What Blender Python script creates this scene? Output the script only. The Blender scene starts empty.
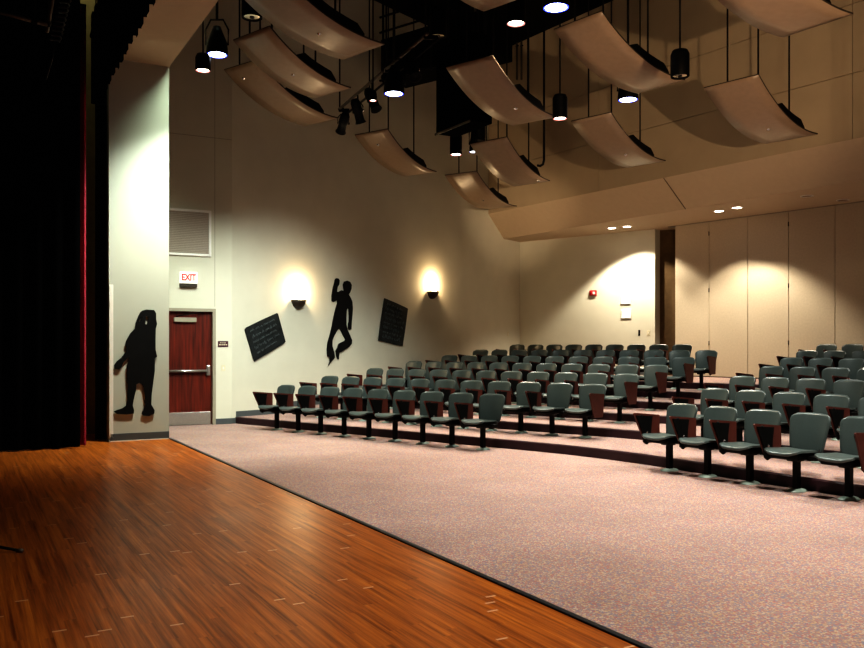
import bpy, bmesh, math, random
from mathutils import Vector, Matrix
from mathutils.geometry import tessellate_polygon
random.seed(7)
scene = bpy.context.scene
col = scene.collection
F, HZ, EYE = 838.6, 347.0, 1.5          # focal length in pixels, horizon row, eye height

# ------------------------------------------------------------------ materials
def mat(name, color, rough=0.6, spec=0.5, metal=0.0, noise=0.0, nscale=8.0, bump=0.0, bscale=60.0, emit=None, estr=0.0, coat=0.0):
    m = bpy.data.materials.new(name); m.use_nodes = True
    nt = m.node_tree; b = nt.nodes['Principled BSDF']
    b.inputs['Base Color'].default_value = (*color, 1)
    b.inputs['Roughness'].default_value = rough
    b.inputs['Specular IOR Level'].default_value = spec
    b.inputs['Metallic'].default_value = metal
    b.inputs['Coat Weight'].default_value = coat
    tc = nt.nodes.new('ShaderNodeTexCoord')
    if noise > 0:
        n = nt.nodes.new('ShaderNodeTexNoise'); n.inputs['Scale'].default_value = nscale; n.inputs['Detail'].default_value = 4
        r = nt.nodes.new('ShaderNodeValToRGB')
        lo = tuple(c * (1 - noise) for c in color); hi = tuple(min(1, c * (1 + noise)) for c in color)
        r.color_ramp.elements[0].position = .3; r.color_ramp.elements[1].position = .7
        r.color_ramp.elements[0].color = (*lo, 1); r.color_ramp.elements[1].color = (*hi, 1)
        nt.links.new(tc.outputs['Object'], n.inputs['Vector'])
        nt.links.new(n.outputs['Fac'], r.inputs['Fac']); nt.links.new(r.outputs['Color'], b.inputs['Base Color'])
    if bump > 0:
        n2 = nt.nodes.new('ShaderNodeTexNoise'); n2.inputs['Scale'].default_value = bscale; n2.inputs['Detail'].default_value = 2
        bp = nt.nodes.new('ShaderNodeBump'); bp.inputs['Strength'].default_value = bump; bp.inputs['Distance'].default_value = .01
        nt.links.new(tc.outputs['Object'], n2.inputs['Vector'])
        nt.links.new(n2.outputs['Fac'], bp.inputs['Height']); nt.links.new(bp.outputs['Normal'], b.inputs['Normal'])
    if emit:
        b.inputs['Emission Color'].default_value = (*emit, 1); b.inputs['Emission Strength'].default_value = estr
    return m

M = {}
M['wall'] = mat('cream_wall_paint', (.60, .585, .49), .75, .25, noise=.03, nscale=2, bump=.05, bscale=90)
M['upper'] = mat('tan_upper_wall_paint', (.46, .37, .26), .8, .2, noise=.04, nscale=1.5)
M['pil'] = mat('pilaster_paint', (.43, .44, .385), .7, .25, noise=.02, nscale=2)
M['soffit'] = mat('soffit_paint', (.50, .405, .29), .8, .2, noise=.02)
M['partition'] = mat('partition_vinyl', (.52, .45, .35), .7, .25, noise=.05, nscale=25)
M['black'] = mat('black_metal', (.004, .004, .004), .5, .18, noise=.2)
M['blackmatte'] = mat('black_deck_paint', (.006, .006, .006), .95, .1, noise=.2)
M['drape'] = mat('black_velour', (.0016, .0016, .0018), .95, .02, noise=.3, nscale=30)
M['maroon'] = mat('maroon_velour', (.34, .035, .060), .85, .15, noise=.25, nscale=40)
M['pocket'] = mat('pocket_shade_brown', (.13, .085, .045), .85, .1, noise=.1)  # darker than the walls: shade of the recess put into the colour
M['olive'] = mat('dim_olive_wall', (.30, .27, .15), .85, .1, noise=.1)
M['base'] = mat('grey_vinyl_base', (.085, .095, .10), .5, .4, noise=.05)
M['whitetrim'] = mat('white_trim_paint', (.72, .70, .64), .5, .4, noise=.02)
M['jamb'] = mat('taupe_frame_paint', (.30, .27, .21), .5, .4, noise=.03)
M['rubber'] = mat('black_rubber_strip', (.012, .014, .018), .5, .4, noise=.2)
M['riser'] = mat('plum_riser_vinyl', (.034, .013, .018), .45, .4, noise=.25, nscale=6)
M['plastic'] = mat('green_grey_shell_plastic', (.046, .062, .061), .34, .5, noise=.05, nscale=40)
M['litplastic'] = mat('green_grey_plastic_lit', (.070, .092, .090), .32, .5, noise=.05, nscale=40)  # shell plastic made lighter: bluish sheen on the seat put into the colour
M['foot'] = mat('pale_green_foot_paint', (.22, .29, .26), .4, .5, noise=.08)
M['tablet'] = mat('red_brown_tablet_laminate', (.080, .022, .016), .42, .35, noise=.18, nscale=9)
M['steel'] = mat('brushed_steel', (.55, .55, .52), .32, .5, metal=.9, noise=.06, nscale=50)
M['chrome'] = mat('chrome', (.75, .75, .75), .12, .5, metal=1.0)
M['cloud'] = mat('tan_reflector_laminate', (.29, .215, .148), .33, .4, noise=.05, nscale=12)
M['cloudedge'] = mat('dark_reflector_edge', (.05, .04, .03), .6, .3, noise=.1)
M['grille'] = mat('grey_grille_fabric', (.42, .37, .32), .9, .1, noise=.12, nscale=90)
M['exitface'] = mat('exit_sign_face', (.85, .83, .78), .5, .4, emit=(1, .97, .9), estr=.35)
M['red'] = mat('sign_red', (.72, .03, .02), .5, .4, emit=(1, .05, .03), estr=.25)
M['alarmred'] = mat('alarm_red', (.42, .012, .015), .4, .5, noise=.05)
M['plaque'] = mat('maroon_plaque', (.055, .010, .022), .4, .5, noise=.05)
M['ivory'] = mat('ivory_plastic', (.62, .58, .42), .45, .4, noise=.02)
M['paper'] = mat('white_paper', (.85, .83, .79), .8, .2, noise=.02)
M['sil'] = mat('black_cutout_board', (.0045, .0045, .005), .75, .2, noise=.2)
M['board'] = mat('black_chalk_board', (.014, .017, .018), .65, .3, noise=.45, nscale=7)
M['chalk'] = mat('grey_chalk', (.085, .10, .105), .9, .1, noise=.3, nscale=40)
M['bronze'] = mat('dark_bronze_bowl', (.035, .022, .014), .45, .5, noise=.2)
M['sconceglow'] = mat('sconce_glow', (.9, .8, .6), .5, .3, emit=(1, .86, .62), estr=14)
M['lens'] = mat('cool_lamp_lens', (.9, .9, .95), .3, .5, emit=(.86, .93, 1), estr=8)
M['bluehalo'] = mat('blue_halo_glow', (.05, .06, .6), .4, .5, emit=(.05, .08, 1), estr=2.2)  # emissive blue imitating the optical halo around each flood lens
M['warmlens'] = mat('warm_lamp_lens', (.9, .85, .75), .3, .5, emit=(1, .87, .72), estr=6)
M['pinkrim'] = mat('pink_lens_rim', (.5, .2, .2), .4, .5, emit=(1, .35, .3), estr=.8)
M['offlens'] = mat('unlit_reflector', (.55, .47, .36), .18, .6, metal=.9)
M['dlens'] = mat('downlight_lens', (.9, .9, .9), .3, .5, emit=(1, .93, .82), estr=9)
M['conduit'] = mat('galvanised_conduit', (.12, .105, .085), .5, .4, metal=.3, noise=.1)

def door_mat():
    m = mat('cherry_door_veneer', (.2, .03, .015), .38, .45)
    nt = m.node_tree; b = nt.nodes['Principled BSDF']
    tc = nt.nodes.new('ShaderNodeTexCoord'); mp = nt.nodes.new('ShaderNodeMapping'); mp.inputs['Scale'].default_value = (14, 14, .9)
    n = nt.nodes.new('ShaderNodeTexNoise'); n.inputs['Scale'].default_value = 1.6; n.inputs['Detail'].default_value = 6
    r = nt.nodes.new('ShaderNodeValToRGB')
    r.color_ramp.elements[0].position = .32; r.color_ramp.elements[0].color = (.045, .006, .003, 1)
    r.color_ramp.elements[1].position = .7; r.color_ramp.elements[1].color = (.155, .020, .009, 1)
    nt.links.new(tc.outputs['Object'], mp.inputs['Vector']); nt.links.new(mp.outputs['Vector'], n.inputs['Vector'])
    nt.links.new(n.outputs['Fac'], r.inputs['Fac']); nt.links.new(r.outputs['Color'], b.inputs['Base Color'])
    return m
M['door'] = door_mat()

def carpet_mat():
    m = mat('speckled_rose_carpet', (.33, .2, .17), .95, .1)
    nt = m.node_tree; b = nt.nodes['Principled BSDF']; L = nt.links.new
    tc = nt.nodes.new('ShaderNodeTexCoord')
    v = nt.nodes.new('ShaderNodeTexVoronoi'); v.inputs['Scale'].default_value = 95
    sp = nt.nodes.new('ShaderNodeSeparateColor')
    r = nt.nodes.new('ShaderNodeValToRGB'); r.color_ramp.interpolation = 'CONSTANT'
    cols = [(0, (.29, .20, .18)), (.22, (.375, .265, .185)), (.38, (.205, .19, .23)), (.55, (.32, .155, .15)), (.70, (.275, .21, .20)), (.86, (.40, .315, .26))]
    e = r.color_ramp.elements
    e[0].position = 0; e[0].color = (*cols[0][1], 1)
    e[1].position = cols[1][0]; e[1].color = (*cols[1][1], 1)
    for p, c in cols[2:]:
        q = e.new(p); q.color = (*c, 1)
    n = nt.nodes.new('ShaderNodeTexNoise'); n.inputs['Scale'].default_value = 1.3; n.inputs['Detail'].default_value = 3
    mr = nt.nodes.new('ShaderNodeMapRange'); mr.inputs['From Min'].default_value = .3; mr.inputs['From Max'].default_value = .7
    mr.inputs['To Min'].default_value = .92; mr.inputs['To Max'].default_value = 1.08
    mx = nt.nodes.new('ShaderNodeMix'); mx.data_type = 'RGBA'; mx.blend_type = 'MULTIPLY'; mx.inputs['Factor'].default_value = 1
    L(tc.outputs['Object'], v.inputs['Vector']); L(v.outputs['Color'], sp.inputs['Color']); L(sp.outputs['Red'], r.inputs['Fac'])
    L(tc.outputs['Object'], n.inputs['Vector']); L(n.outputs['Fac'], mr.inputs['Value'])
    L(r.outputs['Color'], mx.inputs['A']); L(mr.outputs['Result'], mx.inputs['B']); L(mx.outputs['Result'], b.inputs['Base Color'])
    bp = nt.nodes.new('ShaderNodeBump'); bp.inputs['Strength'].default_value = .25; bp.inputs['Distance'].default_value = .006
    L(v.outputs['Distance'], bp.inputs['Height']); L(bp.outputs['Normal'], b.inputs['Normal'])
    return m
M['carpet'] = carpet_mat()

def stage_mat():
    """Narrow strip boards running along object X, with pale wax in some of the board ends."""
    m = mat('varnished_stage_boards', (.2, .06, .02), .33, .2)
    nt = m.node_tree; b = nt.nodes['Principled BSDF']; L = nt.links.new
    tc = nt.nodes.new('ShaderNodeTexCoord'); sx = nt.nodes.new('ShaderNodeSeparateXYZ'); L(tc.outputs['Object'], sx.inputs['Vector'])
    def mth(op, a, bb=None):
        n = nt.nodes.new('ShaderNodeMath'); n.operation = op
        for i, x in enumerate((a, bb)):
            if x is None: continue
            if isinstance(x, (int, float)): n.inputs[i].default_value = x
            else: L(x, n.inputs[i])
        return n.outputs[0]
    row = mth('FLOOR', mth('DIVIDE', sx.outputs['Y'], .07))
    wn = nt.nodes.new('ShaderNodeTexWhiteNoise'); wn.noise_dimensions = '1D'; L(row, wn.inputs['W'])
    sl = mth('ADD', mth('DIVIDE', sx.outputs['X'], 1.0), mth('MULTIPLY', wn.outputs['Value'], 7.3))
    cell = mth('FLOOR', sl); fr = mth('FRACT', sl)
    cv = nt.nodes.new('ShaderNodeCombineXYZ'); L(row, cv.inputs[0]); L(cell, cv.inputs[1])
    wc = nt.nodes.new('ShaderNodeTexWhiteNoise'); wc.noise_dimensions = '2D'; L(cv.outputs[0], wc.inputs['Vector'])
    # grain along X
    mp = nt.nodes.new('ShaderNodeMapping'); mp.inputs['Scale'].default_value = (.9, 34, 1)
    L(tc.outputs['Object'], mp.inputs['Vector'])
    ad = nt.nodes.new('ShaderNodeVectorMath'); ad.operation = 'ADD'; L(mp.outputs['Vector'], ad.inputs[0])
    sc3 = nt.nodes.new('ShaderNodeVectorMath'); sc3.operation = 'SCALE'; L(wc.outputs['Color'], sc3.inputs[0]); sc3.inputs['Scale'].default_value = .8
    L(sc3.outputs[0], ad.inputs[1])
    g = nt.nodes.new('ShaderNodeTexNoise'); g.inputs['Scale'].default_value = 1; g.inputs['Detail'].default_value = 5; g.inputs['Roughness'].default_value = .65
    L(ad.outputs[0], g.inputs['Vector'])
    f = mth('ADD', mth('MULTIPLY', g.outputs['Fac'], .95), mth('MULTIPLY', wc.outputs['Value'], .05))
    r = nt.nodes.new('ShaderNodeValToRGB')
    e = r.color_ramp.elements
    e[0].position = .32; e[0].color = (.12, .030, .007, 1); e[1].position = .72; e[1].color = (.50, .172, .026, 1)
    q = e.new(.5); q.color = (.295, .087, .014, 1)
    L(f, r.inputs['Fac'])
    # large worn areas
    wn2 = nt.nodes.new('ShaderNodeTexNoise'); wn2.inputs['Scale'].default_value = .7; wn2.inputs['Detail'].default_value = 4; L(tc.outputs['Object'], wn2.inputs['Vector'])
    # wax ticks at board ends
    end = mth('LESS_THAN', fr, .018); pick = mth('GREATER_THAN', wc.outputs['Value'], .70)
    patch = mth('GREATER_THAN', wn2.outputs['Fac'], .45)
    tick = mth('MULTIPLY', mth('MULTIPLY', end, pick), patch)
    mx = nt.nodes.new('ShaderNodeMix'); mx.data_type = 'RGBA'
    L(mth('MULTIPLY', tick, .75), mx.inputs['Factor']); L(r.outputs['Color'], mx.inputs['A']); mx.inputs['B'].default_value = (.62, .40, .26, 1)
    L(mx.outputs['Result'], b.inputs['Base Color'])
    rr = nt.nodes.new('ShaderNodeMapRange'); rr.inputs['From Min'].default_value = .3; rr.inputs['From Max'].default_value = .7
    rr.inputs['To Min'].default_value = .31; rr.inputs['To Max'].default_value = .38
    L(wn2.outputs['Fac'], rr.inputs['Value']); L(rr.outputs['Result'], b.inputs['Roughness'])
    bp = nt.nodes.new('ShaderNodeBump'); bp.inputs['Strength'].default_value = .06; bp.inputs['Distance'].default_value = .004
    L(g.outputs['Fac'], bp.inputs['Height']); L(bp.outputs['Normal'], b.inputs['Normal'])
    return m
M['stage'] = stage_mat()

# ------------------------------------------------------------------ mesh builder
class MB:
    def __init__(s): s.v = []; s.f = []; s.sm = []; s.mi = []
    def add(s, vs, fs, smooth=False, mi=0):
        o = len(s.v); s.v += [tuple(v) for v in vs]
        for f in fs: s.f.append(tuple(i + o for i in f)); s.sm.append(smooth); s.mi.append(mi)
        return s
    def box(s, c, d, bevel=0.0, R=None, mi=0):
        bm = bmesh.new(); bmesh.ops.create_cube(bm, size=1.0)
        for v in bm.verts: v.co = Vector((v.co.x * d[0], v.co.y * d[1], v.co.z * d[2]))
        if bevel > 0: bmesh.ops.bevel(bm, geom=list(bm.edges), offset=min(bevel, min(d) * .45), segments=2, affect='EDGES', profile=.5)
        if R is not None:
            for v in bm.verts: v.co = R @ v.co
        bm.verts.index_update()
        s.add([v.co + Vector(c) for v in bm.verts], [[v.index for v in f.verts] for f in bm.faces], False, mi); bm.free(); return s
    def prism(s, poly, a0, a1, axis='y', holes=(), mi=0):
        """poly of 2-D points; axis y: points are (x, z); axis z: (x, y); axis x: (y, z)."""
        def P(p, a): return {'y': (p[0], a, p[1]), 'z': (p[0], p[1], a), 'x': (a, p[0], p[1])}[axis]
        loops = [list(poly)] + [list(h) for h in holes]
        flat = [p for l in loops for p in l]; n = len(flat)
        tri = tessellate_polygon([[Vector((p[0], p[1], 0)) for p in l] for l in loops])
        vs = [P(p, a0) for p in flat] + [P(p, a1) for p in flat]
        fs = [t for t in tri] + [tuple(i + n for i in reversed(t)) for t in tri]
        o = 0
        for l in loops:
            k = len(l)
            for i in range(k):
                j = (i + 1) % k; fs.append((o + i, o + j, o + j + n, o + i + n))
            o += k
        s.add(vs, fs, False, mi); return s
    def lathe(s, prof, c=(0, 0, 0), n=24, a0=0.0, a1=2 * math.pi, axis='z', R=None, smooth=True, mi=0):
        full = abs(a1 - a0 - 2 * math.pi) < 1e-6; m = n if full else n + 1
        vs = []
        for i in range(m):
            a = a0 + (a1 - a0) * i / n
            for r, z in prof:
                p = Vector((r * math.cos(a), r * math.sin(a), z))
                if R is not None: p = R @ p
                vs.append(p + Vector(c))
        k = len(prof); fs = []
        for i in range(n):
            j = (i + 1) % m
            for q in range(k - 1): fs.append((i * k + q, j * k + q, j * k + q + 1, i * k + q + 1))
        s.add(vs, fs, smooth, mi); return s
    def tube(s, pts, r, n=8, mi=0):
        pts = [Vector(p) for p in pts]; vs = []; fs = []
        for i, p in enumerate(pts):
            t = (pts[min(i + 1, len(pts) - 1)] - pts[max(i - 1, 0)]).normalized()
            u = t.cross(Vector((0, 0, 1)))
            if u.length < 1e-3: u = Vector((1, 0, 0))
            u.normalize(); w = t.cross(u).normalized()
            for k in range(n):
                a = 2 * math.pi * k / n; vs.append(p + u * (r * math.cos(a)) + w * (r * math.sin(a)))
        for i in range(len(pts) - 1):
            for k in range(n):
                q = (k + 1) % n; fs.append((i * n + k, i * n + q, (i + 1) * n + q, (i + 1) * n + k))
        fs.append(tuple(range(n - 1, -1, -1))); fs.append(tuple((len(pts) - 1) * n + k for k in range(n)))
        s.add(vs, fs, True, mi); return s
    def sheet(s, fn, nu, nv, t, mi=0, edge_mi=None):
        """a curved sheet of thickness t: fn(u, v) -> point, u and v in 0..1"""
        g = [[Vector(fn(i / nu, j / nv)) for j in range(nv + 1)] for i in range(nu + 1)]
        vs = []; e = 1e-3
        for i in range(nu + 1):
            for j in range(nv + 1):
                u, v = min(max(i / nu, e), 1 - e), min(max(j / nv, e), 1 - e)
                du = Vector(fn(u + e, v)) - Vector(fn(u - e, v)); dv = Vector(fn(u, v + e)) - Vector(fn(u, v - e))
                nn = du.cross(dv)
                nn = nn.normalized() if nn.length > 1e-12 else Vector((0, 0, 1))
                vs += [g[i][j] + nn * t / 2, g[i][j] - nn * t / 2]
        I = lambda i, j, k: (i * (nv + 1) + j) * 2 + k
        fs = []; ed = []
        for i in range(nu):
            for j in range(nv):
                fs.append((I(i, j, 0), I(i + 1, j, 0), I(i + 1, j + 1, 0), I(i, j + 1, 0)))
                fs.append((I(i, j, 1), I(i, j + 1, 1), I(i + 1, j + 1, 1), I(i + 1, j, 1)))
        for i in range(nu):
            ed.append((I(i, 0, 0), I(i, 0, 1), I(i + 1, 0, 1), I(i + 1, 0, 0)))
            ed.append((I(i, nv, 0), I(i + 1, nv, 0), I(i + 1, nv, 1), I(i, nv, 1)))
        for j in range(nv):
            ed.append((I(0, j, 0), I(0, j + 1, 0), I(0, j + 1, 1), I(0, j, 1)))
            ed.append((I(nu, j, 0), I(nu, j, 1), I(nu, j + 1, 1), I(nu, j + 1, 0)))
        o = len(s.v); s.v += [tuple(x) for x in vs]
        for f in fs: s.f.append(tuple(i + o for i in f)); s.sm.append(True); s.mi.append(mi)
        for f in ed: s.f.append(tuple(i + o for i in f)); s.sm.append(False); s.mi.append(mi if edge_mi is None else edge_mi)
        return s
    def build(s, name, m, parent=None, loc=None, rotz=None):
        me = bpy.data.meshes.new(name); me.from_pydata(s.v, [], s.f); me.update()
        bm = bmesh.new(); bm.from_mesh(me); bmesh.ops.recalc_face_normals(bm, faces=bm.faces); bm.to_mesh(me); bm.free()
        for p, k, i in zip(me.polygons, s.sm, s.mi): p.use_smooth = k; p.material_index = i
        for x in (m if isinstance(m, (list, tuple)) else [m]): me.materials.append(x)
        o = bpy.data.objects.new(name, me); col.objects.link(o)
        if parent is not None: o.parent = parent
        if loc is not None: o.location = loc
        if rotz is not None: o.rotation_euler = (0, 0, rotz)
        return o

def thing(name, label, cat, loc=(0, 0, 0), rotz=0.0, group=None):
    o = bpy.data.objects.new(name, None); col.objects.link(o); o.empty_display_size = .1
    o.location = loc; o.rotation_euler = (0, 0, rotz); o['label'] = label; o['category'] = cat
    if group: o['group'] = group
    return o
def tag(o, label, cat, group=None):
    o['label'] = label; o['category'] = cat
    if group: o['group'] = group
    return o
def struct(o): o['kind'] = 'structure'; return o
def dup(root, loc, rotz, label, group):
    r = root.copy(); col.objects.link(r); r.location = loc; r.rotation_euler = (0, 0, rotz); r['label'] = label; r['group'] = group
    for ch in list(root.children):
        c = ch.copy(); col.objects.link(c); c.parent = r
        for g in ch.children:
            d = g.copy(); col.objects.link(d); d.parent = c
    return r

# ------------------------------------------------------------------ plan geometry (metres; camera stands at 0,0)
def V2(x, y): return Vector((x, y))
def unit(v): return v / v.length
K = V2(-3.91, 16.40)                      # kink where the door wall meets the long left wall
P1 = V2(.743, 22.21)                      # slight second kink
C0 = V2(2.60, 24.80)                      # back corner
B1 = V2(5.865, 22.06)                     # end of the back wall
uL, nL = V2(math.cos(.687), -math.sin(.687)), V2(math.sin(.687), math.cos(.687))
uR, nR = V2(math.cos(1.004), -math.sin(1.004)), V2(math.sin(1.004), math.cos(1.004))
sdir = unit(V2(.489, -.872)); sup = V2(-.872, -.489); sup = unit(sup)   # along the stage edge, and upstage
PR = V2(-4.265, 13.60)                    # downstage corner of the pilaster
ZS, ZF = 4.60, 5.21                       # soffit underside, top of the bulkhead face
TOP = 9.6

def line_x(P, d, Q, e):
    det = d.x * (-e.y) + e.x * d.y
    t = ((Q.x - P.x) * (-e.y) + e.x * (Q.y - P.y)) / det
    return P + d * t
class Wall:
    """a vertical plane seen from the room: local X runs to the right, local -Y faces the room"""
    def __init__(s, A, B): s.A = A; s.d = unit(B - A); s.len = (B - A).length; s.rz = math.atan2(s.d.y, s.d.x)
    def sz(s, px, py):
        ry = V2((px - 432) / F, 1.0)
        q = line_x(s.A, s.d, V2(0, 0), ry)
        return (q - s.A).dot(s.d), EYE + (HZ - py) * q.y / F
    def at(s, a, z, off=0.0):
        n = V2(s.d.y, -s.d.x); p = s.A + s.d * a + n * off
        return (p.x, p.y, z)
def wall_slab(name, A, B, z0, z1, m, t=.15):
    w = Wall(A, B)
    o = MB().box((w.len / 2, t / 2, (z0 + z1) / 2), (w.len, t, z1 - z0)).build(name, m, None, (A.x, A.y, 0), w.rz)
    return struct(o), w
def ground(px, py, z=0.0):
    d = (EYE - z) * F / (py - HZ); return V2((px - 432) / F * d, d)

# ---- walls
ddir = unit(V2(-.89, -.456))
DW0 = K + ddir * 2.4
DJ = Wall(DW0, K)
d_hi = DJ.len - .38; d_lo = d_hi - .93; DH = 2.18       # door opening along the door wall
n_w = 0
mb = MB()
t = .15
mb.box((d_lo / 2 - .03, t / 2, TOP / 2), (d_lo - .06, t, TOP))
mb.box(((d_hi + .06 + DJ.len) / 2, t / 2, TOP / 2), (DJ.len - d_hi - .06, t, TOP))
mb.box(((d_lo + d_hi) / 2, t / 2, (TOP + DH + .06) / 2), (d_hi - d_lo + .12, t, TOP - DH - .06))
struct(mb.build('wall_front', M['wall'], None, (DW0.x, DW0.y, 0), DJ.rz))
_, WL = wall_slab('wall_left', K, P1, 0, TOP, M['wall'])
_, WL2 = wall_slab('wall_left_far', P1, C0, 0, TOP, M['wall'])
_, WB = wall_slab('wall_back', C0, B1, 0, ZS + .02, M['wall'], .30)
# pocket beside the folding partition
pk = B1 + nL * .30
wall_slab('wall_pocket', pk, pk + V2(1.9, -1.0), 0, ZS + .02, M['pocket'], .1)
# pilaster at the side of the stage opening, header above the opening
PL = PR + sup * .92
mb = MB()
mb.prism([(PR.x, PR.y), (PL.x, PL.y), (PL.x - sdir.x * .9, PL.y - sdir.y * .9), (PR.x - sdir.x * .9 + sup.x * .35, PR.y - sdir.y * .9 + sup.y * .35)], 0, 6.04, 'z')
struct(mb.build('wall_stage_side', M['pil']))
WP = Wall(PL, PR)
H0, H1 = PR - sdir * .9, PR + sdir * 11
mb = MB(); mb.prism([(H0.x, H0.y), (H1.x, H1.y), ((H1 + sup * .92).x, (H1 + sup * .92).y), ((H0 + sup * .92).x, (H0 + sup * .92).y)], 6.04, TOP, 'z')
struct(mb.build('wall_stage_header', M['soffit']))
# wall behind the wings
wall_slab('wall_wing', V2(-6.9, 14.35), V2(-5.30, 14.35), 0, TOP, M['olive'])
# bulkhead with sloped face, soffit underside, and the tall wall above it
q0 = V2(2.04, 24.07); qd = unit(V2(.575, -.818))
f0 = V2(1.56, 23.38); fd = unit(V2(.577, -.8165))
q1, f1 = q0 + qd * 17, f0 + fd * 17
far = V2(16, 20)
vs = [(q0.x, q0.y, ZS), (q1.x, q1.y, ZS), (f1.x, f1.y, ZF), (f0.x, f0.y, ZF)]
mb = MB().add(vs, [(0, 1, 2, 3)])
b0, b1 = V2(2.9, 25.6), q1 + V2(5.5, 8)
mb.add([(q0.x, q0.y, ZS), (q1.x, q1.y, ZS), (b1.x, b1.y, ZS), (9, 28, ZS), (b0.x, b0.y, ZS)], [(0, 4, 3, 2, 1)])
struct(mb.build('ceiling_soffit', M['soffit']))
UW = Wall(f0, f1)
ja, jb = f0 + fd * 6.1, q0 + qd * 6.37
struct(MB().tube([(ja.x, ja.y, ZF), (jb.x, jb.y, ZS)], .008, 6).build('trim_6', M['cloudedge']))
_z = [(ZF, 6.38), (6.392, 7.62), (7.632, TOP)]
mb = MB(); xs = [0, 4.18, 10.3, 17]
for za, zb in _z:
    for xa, xb in zip(xs, xs[1:]):
        mb.box(((xa + xb) / 2, .06, (za + zb) / 2), (xb - xa - .012, .12, zb - za))
mb.box((8.5, .10, (ZF + TOP) / 2), (17, .1, TOP - ZF), mi=1)
struct(mb.build('wall_upper', [M['upper'], M['cloudedge']], None, (f0.x, f0.y, 0), UW.rz))
# dark roof deck
mb = MB().box((2, 13, TOP + .1), (34, 40, .2)); struct(mb.build('ceiling', M['blackmatte']))

# ---- floor, stage, tiers
mb = MB().box((4, 14, -.05), (30, 34, .10)); struct(mb.build('floor', M['carpet']))
E0, E1 = PR - sdir * .02, PR + sdir * 18
mb = MB(); srz = math.atan2(sdir.y, sdir.x)
mb.box((8, -6, 0), (20, 12, .020))
st = mb.build('floor_stage', M['stage'], None, (E0.x, E0.y, .0), srz); struct(st)
mb = MB().box((8.98, .02, .009), (18, .045, .022), .006)
struct(mb.build('trim_1', M['rubber'], None, (E0.x, E0.y, 0), srz))

RISE, PIT_L, PIT_R, SP = .126, 1.333, 1.393, .569
postL0 = V2(-2.641, 15.342) - nL * .236
postR0 = V2(3.080, 10.299) - nR * .236
def riser_line(k):      # k = 2..7 : front edge of the tier on which row k stands
    a = postL0 + nL * (.34 + (k - 2) * PIT_L); b = postR0 + nR * (.16 + (k - 2) * PIT_R)
    left = line_x(a, uL, K, WL.d)
    if (left - P1).dot(WL.d) > 0: left = line_x(a, uL, P1, WL2.d)
    x = line_x(a, uL, b, uR)
    p0, p2 = x - uL * 1.2, x + uR * 1.2
    pts = [left - uL * .04]
    for i in range(9):
        s_ = i / 8; pts.append(p0 * (1 - s_) ** 2 + x * (2 * s_ * (1 - s_)) + p2 * s_ ** 2)
    pts.append(x + uR * 9)
    return pts
tier_front = {}
for k in range(2, 8):
    pts = riser_line(k); tier_front[k] = pts
    z0, z1 = (k - 2) * RISE, (k - 1) * RISE
    poly = [(p.x, p.y) for p in pts] + [(17, 12), (17, 25), (9, 26.5), (2.62, 24.9)]
    if (pts[0] - P1).dot(WL.d) < 0: poly.append((P1.x - .03, P1.y + .02))
    mb = MB(); n = len(pts)
    mb.prism(poly, z1 - .02, z1, 'z')
    for i in range(n - 1):      # riser strip with rounded nosing
        a, b = pts[i], pts[i + 1]; d = unit(b - a); nn = V2(d.y, -d.x)
        A, B = a + nn * .012, b + nn * .012
        mb.add([(A.x, A.y, z0), (B.x, B.y, z0), (B.x, B.y, z1 - .012), (A.x, A.y, z1 - .012)], [(0, 1, 2, 3)], False, 1)
        A2, B2 = a + nn * .002, b + nn * .002
        mb.add([(A.x, A.y, z1 - .012), (B.x, B.y, z1 - .012), (B2.x, B2.y, z1 + .002), (A2.x, A2.y, z1 + .002)], [(0, 1, 2, 3)], False, 1)
        A3, B3 = a - nn * .035, b - nn * .035
        mb.add([(A2.x, A2.y, z1 + .002), (B2.x, B2.y, z1 + .002), (B3.x, B3.y, z1 + .0025), (A3.x, A3.y, z1 + .0025)], [(0, 1, 2, 3)], False, 1)
    struct(mb.build('floor_tier', [M['carpet'], M['riser']]))

# ---- baseboards
def baseboard(name, w, a0, a1, z, h=.11, y=0.0):
    mb = MB().box(((a0 + a1) / 2, -.006 + y, z + h / 2), (a1 - a0, .012, h), .003)
    return struct(mb.build(name, M['base'], None, (w.A.x, w.A.y, 0), w.rz))
baseboard('baseboard_front', DJ, d_hi + .06, DJ.len, 0)
cuts = [0.0]
for k in range(2, 8):
    p = tier_front[k][0]; cuts.append((p - K).dot(WL.d))
for i, a in enumerate(cuts):
    b = cuts[i + 1] if i + 1 < len(cuts) else WL.len
    a, b = min(a, WL.len), min(b, WL.len)
    if b - a > .05: baseboard('baseboard_left', WL, a, b, i * RISE)
baseboard('baseboard_left_far', WL2, 0, WL2.len, 6 * RISE)
baseboard('baseboard_back', WB, 0, WB.len, 6 * RISE)
baseboard('baseboard_stage_side', WP, .02, WP.len, .025)
mb = MB().box((WP.len / 2, -.008, .018), (WP.len - .02, .016, .016)); struct(mb.build('trim_2', M['whitetrim'], None, (PL.x, PL.y, 0), WP.rz))
mb = MB().box((.035, -.006, 1.28), (.06, .012, 2.4), .004); struct(mb.build('trim_3', M['whitetrim'], None, (PL.x, PL.y, 0), WP.rz))
# panel joints on the door wall
jx = d_hi + .045
mb = MB().box((jx, -.002, (DH + .1 + 7.5) / 2), (.008, .004, 7.5 - DH - .1)); mb.box((DJ.len / 2 + .3, -.002, 5.55), (DJ.len - .62, .004, .008))
struct(mb.build('trim_4', M['jamb'], None, (DW0.x, DW0.y, 0), DJ.rz))

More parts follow.
